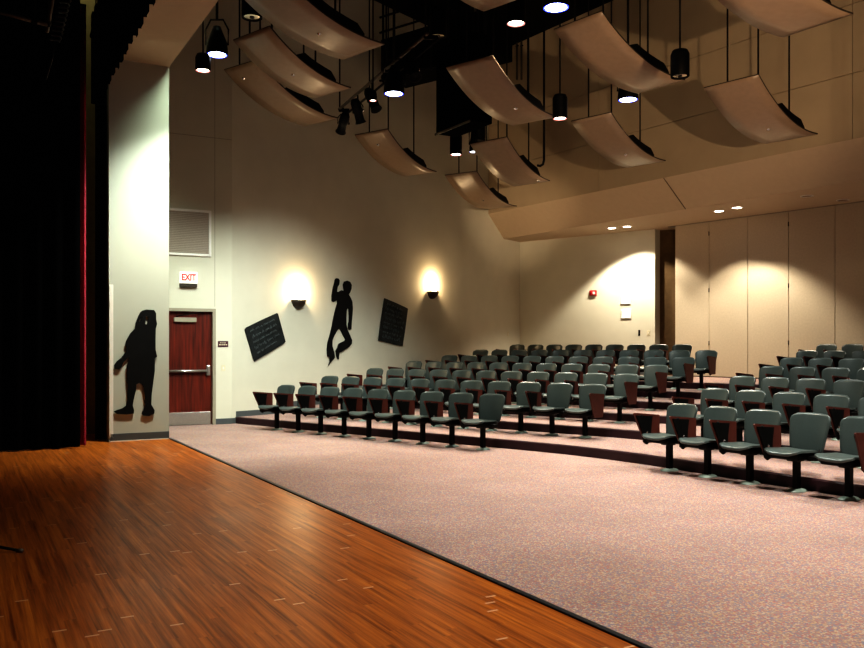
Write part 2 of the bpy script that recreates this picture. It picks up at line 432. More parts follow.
# ------------------------------------------------------------------ folding partition (back right)
QA = V2(6.216, 21.45); QD = unit(V2(.631, -.776)); WQ = Wall(QA, QA + QD * 10)
pt = thing('folding_partition', 'tall tan folding partition of wide flat panels along the back right side', 'partition', (QA.x, QA.y, 0), WQ.rz)
seams = [0.0] + [WQ.sz(px, 320)[0] for px in (709, 747.7, 788.5, 835)]
wdt = seams[-1] - seams[-2]
while seams[-1] < 7.5: seams.append(seams[-1] + wdt)
for i, (a, b) in enumerate(zip(seams, seams[1:])):
    mb = MB().box(((a + b) / 2, .05, (6 * RISE + .02 + ZS - .02) / 2), (b - a - .012, .10, ZS - 6 * RISE - .04), .004)
    p = mb.build('panel', M['partition'], pt)
    if i in (1, 3):
        for z in (1.6, 2.9, 4.3):
            h = MB().lathe([(0, -.05), (.012, -.05), (.012, .05), (0, .05)], (a, -.004, z), 10).build('hinge', M['bronze'], p)
    MB().box(((a + b) / 2, .05, 6 * RISE + .012), (b - a - .02, .06, .018)).build('bottom_seal', M['rubber'], p)
mb = MB().box((4, .05, ZS - .01), (8.4, .16, .02)); struct(mb.build('trim_5', M['jamb'], None, (QA.x, QA.y, 0), WQ.rz))

# ------------------------------------------------------------------ door
dr = bpy.data.objects.new('door_1', None); col.objects.link(dr); dr.location = (DW0.x, DW0.y, 0); dr.rotation_euler = (0, 0, DJ.rz); dr['kind'] = 'structure'
cx = (d_lo + d_hi) / 2
leaf = MB().box((cx, .075, DH / 2 + .005), (d_hi - d_lo - .008, .045, DH - .012), .004).build('door_leaf', M['door'], dr)
mb = MB()
mb.box((d_lo - .03, .04, DH / 2), (.06, .13, DH)); mb.box((d_hi + .03, .04, DH / 2), (.06, .13, DH)); mb.box((cx, .04, DH + .03), (d_hi - d_lo + .12, .13, .06))
mb.build('door_frame', M['jamb'], dr)
MB().box((cx, .049, .13), (d_hi - d_lo - .05, .006, .24), .002).build('kick_plate', M['steel'], leaf)
pb = MB(); pb.tube([(d_lo + .10, .0, 1.04), (d_hi - .10, .0, 1.04)], .024, 10); pb.box((cx, .033, 1.04), (d_hi - d_lo - .16, .03, .05), .008)
pb = pb.build('push_bar', M['steel'], leaf)
MB().box((d_hi - .075, .025, 1.05), (.075, .065, .20), .015).build('latch_case', M['steel'], pb)
cl = MB().box((d_lo + .42, .023, DH - .16), (.42, .055, .09), .01); cl = cl.build('door_closer', M['jamb'], leaf)
MB().tube([(d_lo + .25, .0, DH - .10), (d_lo + .55, -.05, DH - .035), (d_lo + .75, .01, DH - .02)], .01).build('closer_arm', M['black'], cl)

# ------------------------------------------------------------------ things on the walls
def text_mesh(body, size, name, m, parent, loc, th=.004):
    cu = bpy.data.curves.new(name, 'FONT'); cu.body = body; cu.size = size; cu.align_x = 'CENTER'; cu.align_y = 'CENTER'; cu.extrude = th; cu.offset = .006
    tmp = bpy.data.objects.new(name + '_src', cu); col.objects.link(tmp)
    me = bpy.data.meshes.new_from_object(tmp.evaluated_get(bpy.context.evaluated_depsgraph_get()))
    bpy.data.objects.remove(tmp)
    o = bpy.data.objects.new(name, me); col.objects.link(o); me.materials.clear(); me.materials.append(m)
    o.parent = parent; o.location = loc; o.rotation_euler = (math.pi / 2, 0, 0); return o

# exit sign
a, z = DJ.sz(188, 279.5)
ex = thing('exit_sign', 'white lit exit sign with red letters above the wooden door', 'exit sign', DJ.at(a, z), DJ.rz)
MB().box((0, -.035, .03), (.33, .07, .22), .012).build('housing', M['exitface'], ex)
MB().box((0, -.035, -.115), (.32, .068, .07), .008).build('lower_strip', M['cloudedge'], ex)
text_mesh('EXIT', .17, 'lettering', M['red'], ex, (0, -.072, .03)).scale = (.78, 1, 1)
# grille
a0, z0 = DJ.sz(150, 259); a1, z1 = DJ.sz(211, 211)
z0 = DJ.sz(205, 256.5)[1]; a0 = a1 - 1.45
gr = thing('air_grille', 'large white framed grey air grille high above the door', 'air grille', DJ.at((a0 + a1) / 2, z0), DJ.rz)
W_, H_ = a1 - a0, z1 - z0
mb = MB(); fw = .045
for c, d in (((0, -.015, H_ - fw / 2), (W_, .03, fw)), ((0, -.015, fw / 2), (W_, .03, fw)), ((-W_ / 2 + fw / 2, -.015, H_ / 2), (fw, .03, H_)), ((W_ / 2 - fw / 2, -.015, H_ / 2), (fw, .03, H_))): mb.box(c, d, .004)
mb.build('frame', M['paper'], gr)
mb = MB(); mb.box((0, -.004, H_ / 2), (W_ - 2 * fw, .008, H_ - 2 * fw))
n = 24
for i in range(n): mb.box((0, -.010, fw + (H_ - 2 * fw) * (i + .5) / n), (W_ - 2 * fw, .010, .012), R=Matrix.Rotation(.5, 3, 'X'))
mb.build('louvre_face', M['grille'], gr)
# plaque and switch beside the door
a, z = DJ.sz(223, 344)
pq = thing('door_plaque', 'small maroon plaque with pale lettering right of the door', 'sign', DJ.at(a, z), DJ.rz)
MB().box((0, -.006, 0), (.20, .012, .115), .003).build('plate', M['plaque'], pq)
mb = MB()
for i, wd in enumerate((.028, .022, .030)): mb.box((-.045 + i * .04, -.0125, .022), (wd, .003, .012))
for i, wd in enumerate((.034, .026, .036, .030)): mb.box((-.062 + i * .042, -.0125, -.014), (wd, .003, .020))
mb.build('lettering', M['ivory'], pq)
def wall_plate(w, px, py, label, wd=.075, ht=.12, m='ivory', name='light_switch', cat='light switch'):
    a, z = w.sz(px, py); t_ = thing(name, label, cat, w.at(a, z), w.rz)
    MB().box((0, -.004, 0), (wd, .008, ht), .003).build('cover_plate', M[m], t_)
    MB().box((0, -.012, 0), (.022, .012, .045), .003).build('toggle', M['whitetrim'] if m == 'ivory' else M['black'], t_)
wall_plate(DJ, 223.3, 368, 'ivory light switch on the wall below the maroon plaque')
wall_plate(WB, 648.5, 333, 'ivory light switch at the end of the back wall', .085, .13)
wall_plate(WB, 639.3, 333, 'slim black control plate on the back wall under the papers', .055, .16, 'black', 'control_plate', 'wall switch')
wall_plate(WL2, 508, 334, 'pale cover plate low on the far left wall near the corner', .075, .13, 'ivory', 'wall_outlet', 'outlet')
# fire alarm
a, z = WB.sz(593.6, 293)
fa = thing('fire_alarm', 'red fire alarm strobe on the back wall', 'fire alarm', WB.at(a, z), WB.rz)
MB().box((0, -.03, 0), (.21, .06, .15), .015).build('housing', M['alarmred'], fa)
MB().box((.045, -.068, -.005), (.07, .03, .075), .012).build('strobe_lens', M['paper'], fa)
MB().lathe([(0, 0), (.035, 0), (.03, .02), (0, .024)], (-.05, -.058, 0), 14, R=Matrix.Rotation(math.pi / 2, 3, 'X')).build('horn', M['alarmred'], fa)
# papers
for px, py, lab in ((625.5, 299.5, 'white paper notice with dark bottom line, upper of two on the back wall'), (626, 314, 'white paper notice on the back wall below another notice')):
    a, z = WB.sz(px, py); p = thing('paper_notice', lab, 'notice', WB.at(a, z), WB.rz, 'paper notices on the back wall')
    def sheet_fn(u, v): return ((u - .5) * .30, -.004 - .012 * (1 - v) ** 2, (v - .5) * .27)
    MB().sheet(sheet_fn, 4, 8, .002).build('sheet', M['paper'], p)
    MB().box((.0, -.018, -.128), (.27, .003, .014)).build('dark_bottom_line', M['cloudedge'], p)

# sconces
def sconce(px, py, label):
    a, z = WL.sz(px, py); s_ = thing('wall_sconce', label, 'wall lamp', WL.at(a, z), WL.rz, 'lit wall sconces')
    prof = [(.02, -.19), (.07, -.18), (.13, -.13), (.17, -.06), (.19, 0), (.18, 0), (.16, -.06), (.12, -.12), (.06, -.165), (.0, -.17)]
    MB().lathe(prof, (0, -.005, 0), 24, math.pi, 2 * math.pi).build('bowl', M['bronze'], s_)
    MB().box((0, -.008, -.09), (.10, .016, .18), .004).build('back_plate', M['bronze'], s_)
    MB().lathe([(0, .115), (.035, .105), (.055, .06), (.05, .0), (.03, -.04), (0, -.05)], (0, -.085, .0), 16).build('lamp_globe', M['sconceglow'], s_)
    l = bpy.data.lights.new('sconce_light', 'POINT'); l.energy = 30; l.color = (1, .72, .42); l.shadow_soft_size = .06
    lo = bpy.data.objects.new('sconce_light', l); col.objects.link(lo); lo.location = WL.at(a, z + .20, .13)
sconce(297.5, 300, 'lit half-bowl sconce on the left wall above the tilted black board')
sconce(431.5, 291.5, 'lit half-bowl sconce farther along the left wall, near the corner')

# cut-out figures and boards, traced as outlines on their wall
def cutout(w, pts, holes, name, label, cat, m, off=.014, th=.018):
    sz = [w.sz(*p) for p in pts]; a0 = sum(p[0] for p in sz) / len(sz); z0 = min(p[1] for p in sz)
    hs = [[(q[0] - a0, q[1] - z0) for q in (w.sz(*p) for p in h)] for h in holes]
    root = thing(name, label, cat, w.at(a0, z0), w.rz)
    MB().prism([(p[0] - a0, p[1] - z0) for p in sz], -off - th, -off, 'y', hs).build('board', m, root)
    mb = MB()
    zs = [p[1] - z0 for p in sz]; h = max(zs)
    for f in (.62,): mb.box((0, -off / 2 - .001, h * f), (.06, off - .001, .06))
    mb.build('standoff', M['jamb'], root)
    return root, a0, z0
def zp(x0, y0, s, pts): return [(x0 + x / s, y0 + y / s) for x, y in pts]
dancer = zp(320, 272, 6.75, [(96,52),(104,43),(118,44),(127,58),(124,85),(113,100),(108,132),(118,136),(138,124),(158,128),(153,110),(150,85),(158,66),(178,59),(197,66),(208,88),(206,115),(197,138),(188,152),(200,172),(212,200),(216,245),(212,300),(208,345),(206,385),(196,391),(185,382),(184,350),(190,335),(190,290),(187,250),(180,245),(174,262),(172,310),(172,360),(180,390),(198,430),(210,460),(208,485),(190,507),(160,525),(138,540),(125,545),(122,570),(122,590),(115,590),(104,565),(101,530),(113,510),(120,485),(135,477),(160,465),(166,455),(150,425),(133,392),(124,382),(110,395),(90,430),(78,462),(78,500),(90,540),(95,575),(90,585),(75,600),(50,632),(60,605),(60,575),(45,570),(42,520),(46,478),(60,430),(75,370),(88,300),(100,250),(112,210),(110,190),(85,203),(74,196),(74,160),(82,110),(90,80)])
cutout(WL, dancer, [], 'silhouette_cutout', 'black cutout of a dancing figure with one fist raised, between the sconces', 'wall art', M['sil'])
stander = zp(105, 300, 5.22, [(195,55),(215,50),(255,53),(265,70),(265,100),(270,125),(263,150),(262,200),(262,260),(270,295),(258,305),(258,370),(250,430),(242,490),(240,545),(257,575),(255,592),(230,605),(200,604),(190,592),(200,570),(208,545),(205,500),(200,460),(190,440),(178,432),(162,440),(160,470),(148,520),(143,550),(150,575),(148,592),(110,597),(60,594),(45,582),(60,574),(90,565),(110,550),(116,520),(118,470),(116,440),(112,390),(112,345),(125,310),(120,300),(95,325),(85,350),(70,363),(48,360),(47,340),(60,320),(85,300),(108,270),(112,250),(104,235),(108,215),(130,175),(155,150),(158,120),(170,90),(182,65)])
hole = zp(105, 300, 5.22, [(209,84),(226,88),(222,104),(217,128),(208,126),(212,104)])
hole2 = zp(105, 300, 5.22, [(178,104),(190,90),(193,94),(182,112),(176,114)])
cutout(WP, stander, [hole, hole2], 'silhouette_cutout', 'black cutout of a figure with one arm behind its head, on the stage pilaster', 'wall art', M['sil'], .014, .018)
def chalk(w, root, a0, z0, corners, rows, seed):
    """rows of loose handwriting strokes laid over the board between its four corners (tl, tr, br, bl)"""
    rnd = random.Random(seed); mb = MB()
    tl, tr, br, bl = [V2(*w.sz(*c)) - V2(a0, z0) for c in corners]
    for r in range(rows):
        v = (r + .7) / (rows + .5); x = rnd.uniform(.06, .12)
        while x < .9:
            ln = rnd.uniform(.05, .20)
            if x + ln > .93: break
            pts = []; n = max(4, int(ln * 60))
            for i in range(n + 1):
                uu = x + ln * i / n; vv = v + (.035 + .02 * (r % 2)) * math.sin(i * 2.1 + r) * rnd.uniform(.2, 1.4)
                top = tl.lerp(tr, uu); bot = bl.lerp(br, uu); p = top.lerp(bot, vv); pts.append((p.x, -.0335, p.y))
            mb.tube(pts, .009, 4); x += ln + rnd.uniform(.025, .05)
    mb.build('handwriting', M['chalk'], root)
bl_c = zp(240, 305, 10.8, [(390,88),(400,95),(482,395),(470,410),(330,500),(160,598),(148,610),(135,580),(45,275),(46,262),(60,243),(230,160)])
root, a0, z0 = cutout(WL, bl_c, [], 'quote_board', 'black board of faint handwriting tilted to the left, nearest the door', 'wall board', M['board'])
chalk(WL, root, a0, z0, zp(240, 305, 10.8, [(60,255),(385,100),(470,390),(155,590)]), 5, 3)
br_c = zp(372, 290, 10.8, [(125,90),(135,92),(250,140),(370,196),(378,205),(350,420),(322,603),(240,590),(130,560),(60,545),(85,350)])
root, a0, z0 = cutout(WL, br_c, [], 'quote_board', 'black board of faint handwriting leaning right, beside the far sconce', 'wall board', M['board'])
chalk(WL, root, a0, z0, zp(372, 290, 10.8, [(130,105),(365,210),(315,590),(72,535)]), 8, 5)

# ------------------------------------------------------------------ chairs
def rr(half, r, q):      # half width of a rounded-corner outline, q = distance from the end
    if q >= r: return half
    return half - r + math.sqrt(max(0, r * r - (r - q) ** 2))
def back_fn(u, v):       # v 0 bottom .. 1 top
    z = .385 + .42 * v; half = .180 + .060 * v ** .8
    q = min(v, 1 - v) * .42; half = rr(half, .074 if v > .5 else .05, q)
    c = (u * 2 - 1) * half / .24
    y = .150 + .105 * v + .045 * (v - .45) ** 2 - .055 * c * c
    return (c * .24 + .022, y, z - .012 * c * c * v)
def seat_fn(u, v):       # v 0 front .. 1 rear
    yy = -.315 + .43 * v; half = .205 - .025 * v
    q = min(v, 1 - v) * .45; half = rr(half, .09 if v < .5 else .05, q)
    x = (u * 2 - 1) * half
    z = .425 + .020 * (x / .23) ** 2 - .035 * max(0, 1 - v / .25) ** 2 + .02 * (v - .6) ** 2 - .012 * v
    return (x, yy, z)
back_mb = MB().sheet(back_fn, 14, 14, .014)
seat_mb = MB().sheet(seat_fn, 12, 12, .022)
frame_mb = MB()
frame_mb.box((0, -.07, .375), (.34, .30, .06), .015)
frame_mb.box((0, -.02, .34), (.12, .14, .05), .01)
for sx in (-1, 1):
    frame_mb.tube([(sx * .15, -.02, .38), (sx * .16, .12, .38), (sx * .165, .158, .44), (sx * .17, .20, .62)], .016, 8)
frame_mb.box((0, .10, .375), (.34, .04, .045), .01)
frame_mb.box((-.215, -.02, .365), (.12, .10, .045), .008); frame_mb.box((.205, -.02, .365), (.10, .10, .045), .008)
post_mb = MB().prism([(-.027, -.032), (.027, -.032), (.027, .032), (-.027, .032)], .02, .34, 'z')
foot_mb = MB().lathe([(0, .032), (.05, .030), (.085, .020), (.105, .006), (.105, 0), (0, 0)], (0, 0, 0), 18)
foot_mb.v = [(x * .85, y * 1.25, z) for x, y, z in foot_mb.v]
def tablet_parts(sx):
    x = sx * (.285 if sx < 0 else .250)
    pan = MB().prism([(-.32, .685), (-.305, .695), (.12, .655), (.132, .645), (.132, .415), (.12, .405), (.02, .40), (-.10, .315), (-.125, .322)], x - .009, x + .009, 'x')
    if sx > 0: pan = MB().prism([(-.32, .685), (-.305, .695), (.11, .668), (.122, .655), (.085, .335), (.06, .318), (-.17, .322), (-.19, .335)], x - .009, x + .009, 'x')
    o = x - sx * .020
    arm = MB().prism([(-.29, .665), (-.015, .645), (-.035, .52), (-.045, .40), (-.05, .33), (-.115, .30), (-.165, .33), (-.185, .46)], min(o - .010, o + .010), max(o - .010, o + .010), 'x')
    arm.box((x - sx * .025, -.06, .345), (.066, .09, .05), .012)
    arm.tube([(x - sx * .03, -.20, .655), (x + sx * .006, -.20, .655)], .016, 8)
    bolt = MB().lathe([(0, .010), (.012, .008), (.014, 0)], (x - sx * .030, -.10, .37), 10, R=Matrix.Rotation(-sx * math.pi / 2, 3, 'Y'))
    bolt2 = bolt.lathe([(0, .010), (.012, .008), (.014, 0)], (x - sx * .030, -.11, .45), 10, R=Matrix.Rotation(-sx * math.pi / 2, 3, 'Y'))
    return pan, arm, bolt
def make_chair(sx, label, loc, rz, group):
    t_ = thing('tablet_arm_chair', label, 'chair', loc, rz, group)
    back_mb.build('backrest', M['plastic'], t_); seat_mb.build('seat', M['litplastic'], t_)
    frame_mb.build('seat_frame', M['black'], t_); pst = post_mb.build('pedestal', M['black'], t_)
    foot_mb.build('foot_plate', M['foot'], pst)
    p, a_, b_ = tablet_parts(sx)
    tb = p.build('writing_tablet', M['tablet'], t_); br_ = a_.build('tablet_bracket', M['black'], tb); b_.build('pivot_bolt', M['chrome'], tb)
    return t_
proto = {}
def chair(loc, rz, side, label, group):
    if side not in proto:
        proto[side] = make_chair(side, label, loc, rz, group); return
    dup(proto[side], loc, rz, label, group)
ORD = ['first', 'second', 'third', 'fourth', 'fifth', 'sixth', 'seventh', 'eighth', 'ninth', 'tenth', 'eleventh']
ROW = ['front', 'second', 'third', 'fourth', 'fifth', 'sixth', 'top']
offL = [0, -.223, -.292, -.364, -.410, -.485, -.354]
nLc = [9, 11, 11, 11, 11, 11, 9]
spL = [.574, .578, .572, .571, .570, .570, .553]
offR = [0, -.633, -1.247, -1.735, -2.316, -2.928, -3.397]
nRc = [5, 5, 4, 4, 3, 3, 2]
rzL, rzR = -.687, -1.004
for k in range(7):
    mid = (nLc[k] - 1) / 2
    for j in range(nLc[k]):
        p = postL0 + nL * (k * PIT_L) + uL * (offL[k] + mid * .569 + (j - mid) * spL[k])
        last = j == nLc[k] - 1
        side = 1 if (last and 1 <= k <= 5) else -1
        what = 'green-grey chair with aisle-side tablet' if side == 1 else 'green-grey chair'
        pos = 'last' if last else ORD[j]
        lab = f'{what}, {pos} from the wall, {ROW[k]} row of left block'
        chair((p.x, p.y, k * RISE), rzL, side, lab, 'tablet-arm chairs of the left seating block')
    for j in range(nRc[k]):
        p = postR0 + nR * (k * PIT_R) + uR * (offR[k] + j * SP)
        side = 1 if (k == 0 and j == 4) else -1
        what = 'green-grey chair with far-side tablet' if side == 1 else 'green-grey chair'
        lab = f'{what}, {ORD[j]} from the aisle, {ROW[k]} row of right block'
        chair((p.x, p.y, k * RISE), rzR, side, lab, 'tablet-arm chairs of the right seating block')

# ------------------------------------------------------------------ acoustic reflectors
def reflector(A, yaw, L, drop, label, bolts, W=.85):
    """A = upper left corner; local X across (W), local Y lengthwise; the sheet sags in an arc and flattens at its far end"""
    t_ = thing('acoustic_reflector', label, 'acoustic panel', A, math.radians(yaw), 'curved ceiling reflectors')
    sag = .088 * math.hypot(L, drop)
    ch = math.hypot(L, drop); ux, uz = L / ch, -drop / ch; px_, pz_ = uz, -ux     # perpendicular (downwards)
    def arc(v):
        s_ = v * ch; q = sag * 4 * v * (1 - v)
        return (ux * s_ + px_ * q, uz * s_ + pz_ * q)
    def fn(u, v):
        y, z = arc(v); return (u * W, y, z)
    MB().sheet(fn, 4, 24, .022, 0, 1).build('curved_panel', [M['cloud'], M['cloudedge']], t_)
    fr_ = MB()
    for x in (.22, W - .10):
        pts = [arc(v) for v in (.40, .48, .56, .64, .72, .80, .86)]
        lo = [(p[0], p[1] + .012) for p in pts]; hi = [(p[0], p[1] + .012 + h) for p, h in zip(pts, (.10, .20, .19, .185, .18, .17, .07))]
        fr_.prism(lo + hi[::-1], x - .02, x + .02, 'x')
    fr_.build('stiffener', M['black'], t_)
    top = TOP - A[2]
    for x, v in ((.42 * W, .02), (.93 * W, .06), (W - .10, .62)):
        y, z = arc(v)
        MB().tube([(x, y, z + .02), (x, y, top)], .014, 6).build('hanger_rod', M['black'], t_)
    for u, v in bolts:
        y, z = arc(v); y2, z2 = arc(v + .02); tn = V2(y2 - y, z2 - z).normalized()
        nrm = Vector((0, tn.y, -tn.x)); R = Vector((0, 0, 1)).rotation_difference(nrm).to_matrix()
        MB().lathe([(0, .022), (.014, .018), (.02, .006), (.03, .004), (.03, 0)], Vector((u * W, y, z)) + nrm * .012, 12, R=R).build('bolt', M['chrome'], t_)
def from_D(D, yaw, L=1.85, drop=.53):
    w = V2(math.cos(math.radians(yaw)), math.sin(math.radians(yaw))); n = V2(-w.y, w.x)
    return (D[0] - n.x * L, D[1] - n.y * L, D[2] + drop)
reflector((-1.59, 17.27, 5.87), -34.0, 1.76, .55, 'curved tan ceiling reflector hanging alone above the black dancing cutout', [(.45, .18)])
reflector((.30, 19.6, 5.52), -31.6, 2.10, .50, 'lowest curved tan ceiling reflector, beside the left end of the soffit', [(.5, .55)])
reflector((.73, 16.05, 5.39), -39.0, 1.52, .58, 'curved tan ceiling reflector hanging just above the lowest bright one', [(.8, .9)])
reflector((.21, 12.67, 5.73), -37.8, 1.89, .48, 'large curved tan ceiling reflector beside the hanging black box', [(.62, .62)])
reflector((1.72, 11.85, 5.99), -50.0, 1.95, .52, 'large curved reflector whose low end nearly touches an unlit black can at right', [])
reflector((2.56, 15.44, 5.66), -44.1, 1.95, .55, 'curved dark tan reflector hanging under a large one, above the soffit edge', [(.55, .6)])
reflector((4.10, 12.64, 5.41), -46.9, 2.04, .50, 'curved dark reflector hanging lowest at the right, on long rods', [(.5, .62)])
reflector(from_D((4.186, 10.0, 5.2), -55, 2.0), -55, 2.0, .53, 'dark curved reflector cut off by the top edge of the picture at right', [])
reflector(from_D((-1.24, 11.69, 5.515), -43.6, 1.9), -43.6, 1.9, .53, 'curved reflector cut by the top edge, glossy streak at its low end', [(.5, .62)])
reflector((-2.97, 12.53, 6.09), -40.0, 1.62, .50, 'middle of three stacked curved reflectors near the stage opening', [(.5, .52)])
reflector(from_D((-2.38, 15.75, 5.68), -37.2, 1.9), -37.2, 1.9, .55, 'lowest of three stacked curved reflectors near the stage opening', [(.3, .12)])
reflector(from_D((.70, 11.3, 6.03), -43, 1.85), -43, 1.85, .53, 'curved reflector of which only the low tip shows at top centre', [])

# ------------------------------------------------------------------ hanging lamps
def px3(px, py, d): return Vector(((px - 432) / F * d, d, EYE + (HZ - py) * d / F))
def spot(loc, aim, energy, angle, color, blend=.6, size=.12):
    l = bpy.data.lights.new('lamp', 'SPOT'); l.energy = energy; l.spot_size = math.radians(angle); l.spot_blend = blend; l.color = color; l.shadow_soft_size = size
    o = bpy.data.objects.new('lamp', l); col.objects.link(o); o.location = loc
    o.rotation_euler = (Vector(aim) - Vector(loc)).to_track_quat('-Z', 'Y').to_euler()
    return o
def can(px, py, d, r, h, label, lens, rim=None, rod=True):
    p = px3(px, py, d)
    t_ = thing('pendant_can', label, 'ceiling lamp', p, 0, 'black pendant cans')
    body = MB().lathe([(r * .98, 0), (r, .01), (r, h - .05), (r * .8, h), (0, h), (0, h - .01), (r * .78, h - .012), (r * .92, h - .06), (r * .92, 0)], (0, 0, 0), 24).build('housing', M['black'], t_)
    MB().lathe([(r * .93, .004), (r * .70, .03)], (0, 0, 0), 24).build('rim_or_halo', M[rim] if rim else M['black'], body)
    MB().lathe([(r * .74, .014), (r * .4, .010), (0, .009)], (0, 0, 0), 24).build('lens', M[lens], t_)
    if lens == 'offlens': MB().lathe([(r * .25, -.003), (r * .2, .0), (0, .0)], (0, 0, 0.004), 12).build('dark_bulb', M['black'], t_)
    if rod: MB().tube([(0, 0, h - .02), (0, 0, TOP - p.z)], .012, 6).build('stem', M['black'], t_)
    return p
def flood(px, py, d, r, label, rim='bluehalo', h=.42):
    p = px3(px, py, d)
    t_ = thing('pendant_flood_lamp', label, 'stage lamp', p, 0, 'bright cool flood lamps')
    MB().lathe([(r, 0), (r * 1.04, .03), (r * .95, h * .45), (r * .55, h * .8), (r * .35, h), (0, h), (0, h - .02), (r * .3, h - .03), (r * .85, h * .45), (r * .94, .03), (r * .94, 0)], (0, 0, 0), 28).build('housing', M['black'], t_)
    MB().lathe([(r * .96, .001), (r * .80, .006)], (0, 0, 0), 28).build('rim_or_halo', M[rim], t_)  # halo drawn as a glowing blue ring around the lens
    MB().lathe([(r * .82, .004), (r * .45, -.006), (0, -.010)], (0, 0, 0), 28).build('lens', M['lens'], t_)
    yk = MB(); yk.tube([(r * 1.06, 0, h * .35), (r * 1.1, 0, h * .9), (r * .6, 0, h * 1.25), (-r * .6, 0, h * 1.25), (-r * 1.1, 0, h * .9), (-r * 1.06, 0, h * .35)], .014, 6)
    yk.tube([(0, 0, h * 1.25), (0, 0, TOP - p.z)], .02, 6); yk.build('yoke', M['black'], t_)
    return p
WARM, COOL = (1, .80, .58), (.93, 1.0, .93)
floods = {}
floods['a'] = flood(217, 55, 12.5, .155, 'bright cool flood lamp beside the stage header, nearest the pilaster')
floods['b'] = flood(394, 94, 12.6, .150, 'bright cool flood lamp hung below the slanting lighting pipe')
floods['c'] = flood(556, 8, 10.5, .165, 'brightest cool flood lamp, at the top edge of the picture')
floods['d'] = flood(628, 100, 14.3, .168, 'cool flood lamp glowing from behind the large dark reflector at right')
floods['e'] = flood(473, 152, 16.8, .070, 'tiny blue white lamp beside the corner of a tan reflector')
cans = {}
cans['a'] = can(203, 71, 12.2, .11, .24, 'black pendant can lit pinkish below, left of the bright stage flood', 'warmlens', 'pinkrim')
cans['b'] = can(252, 18, 11.0, .135, .42, 'unlit black pendant can with a bare reflector, above the stacked reflectors', 'offlens')
cans['c'] = can(560, 119, 13.0, .115, .37, 'black pendant can lit below, hanging at the end of a large tan reflector', 'warmlens', 'pinkrim')
cans['d'] = can(456, 155, 16.0, .115, .40, 'black pendant can lit below, under the hanging black box', 'warmlens', 'pinkrim')
cans['e'] = can(478, 141, 17.2, .15, .40, 'unlit black can behind the tan reflector, next to a lit can', 'black')
cans['f'] = can(516, 24, 12.0, .14, .50, 'black pendant can lit below, near the top beside two pale conduits', 'warmlens', 'pinkrim')
cans['g'] = can(680, 77, 10.5, .115, .33, 'unlit black pendant can on a thin stem beside the large dark reflector', 'offlens')
cans['h'] = can(438, 37, 12.4, .13, .42, 'unlit black pendant can at the upper end of the lighting pipe', 'offlens')

# lighting pipe with small stage lights
pa, pb_ = Vector((-1.74, 15.7, 5.95)), Vector((-.06, 11.9, 5.95))
mid = (pa + pb_) / 2
lp = thing('lighting_pipe', 'black lighting pipe slanting away under the dark roof', 'lighting pipe', mid, 0)
mb = MB(); mb.tube([pa - mid, pb_ - mid], .026, 10); mb.build('pipe', M['conduit'], lp)
mb = MB(); mb.tube([pa - mid + Vector((.15, 0, -.08)), pb_ - mid + Vector((.15, 0, -.08))], .02, 8); mb.build('lower_rail', M['black'], lp)
for f in (.01, .60, .98):
    q = (pa.lerp(pb_, f) - mid); mb = MB(); mb.tube([q, (q.x, q.y, TOP - mid.z)], .014, 6); mb.box(q + Vector((.08, 0, -.03)), (.20, .05, .06), .01); mb.build('hanger', M['black'], lp)
def stage_light(f, tilt, yaw, label, s=1.0):
    q = pa.lerp(pb_, f) + Vector((.0, 0, -.20))
    t_ = thing('stage_spotlight', label, 'stage light', q, yaw, 'small stage lights on the pipe')
    R = Matrix.Rotation(tilt, 3, 'X')
    MB().lathe([(0, .22), (.06, .22), (.085, .16), (.09, 0), (.075, -.02), (.08, -.16), (.10, -.20), (.09, -.20), (.07, -.15), (0, -.15)], (0, 0, -.12), 18, R=R).build('barrel', M['black'], t_)
    mb = MB(); mb.tube([(.10, 0, -.14), (.11, 0, -.04), (.05, 0, .04), (-.05, 0, .04), (-.11, 0, -.04), (-.10, 0, -.14)], .01, 6); mb.tube([(0, 0, .03), (0, 0, .165)], .016, 6); mb.build('yoke', M['black'], t_)
    MB().lathe([(0, 0), (.022, .003), (.026, .016), (.0, .02)], (.105, 0, -.12), 10, R=Matrix.Rotation(math.pi / 2, 3, 'Y')).build('knob', M['chrome'], t_)
    return q
stage_light(.06, .9, .4, 'stage light at the far low end of the lighting pipe')
stage_light(.26, .5, -.5, 'second stage light from the far end of the lighting pipe')
stage_light(.44, -.5, .9, 'middle stage light on the lighting pipe, beside the flood lamp')
stage_light(.70, .7, -.2, 'stage light near the upper end of the lighting pipe')
stage_light(.86, -.6, .5, 'stage light at the uppermost end of the lighting pipe')
cans['i'] = can(373, 101, 13.4, .06, .16, 'tiny lit can among the stage lights on the pipe', 'warmlens', 'pinkrim', True)

# hanging black box (speaker) and dark catwalk
sa, sb = px3(436, 136, 15.0), px3(471, 121.5, 14.07)
dv = V2(sb.x - sa.x, sb.y - sa.y); sr = math.atan2(dv.y, dv.x)
sp_ = thing('hanging_speaker', 'tall flat black box hanging behind the large tan reflector', 'speaker', sa, sr)
Lx = dv.length
MB().box((Lx / 2, .22, .78), (Lx, .44, 1.5), .015).build('cabinet', M['drape'], sp_)
MB().box((Lx / 2, -.02, .02), (Lx, .02, .04), .005).build('bottom_rail', M['conduit'], sp_)
MB().box((Lx / 2, -.006, .80), (Lx - .08, .012, 1.36), .004).build('grille', M['drape'], sp_)
for x in (.1, Lx - .1): MB().tube([(x, .2, 1.5), (x, .2, TOP - sa.z)], .012, 6).build('hanger_rod', M['black'], sp_)
ct = thing('catwalk', 'black catwalk box under the dark roof at top centre', 'catwalk', (-.9, 19.6, 7.55), math.radians(-38))
MB().box((1.5, 0, .55), (3.0, .9, .9), .02).build('side_panel', M['blackmatte'], ct)
for z in (.05, 1.15, 1.5): MB().tube([(0, -.48, z), (3.0, -.48, z)], .025, 8).build('rail', M['black'], ct)
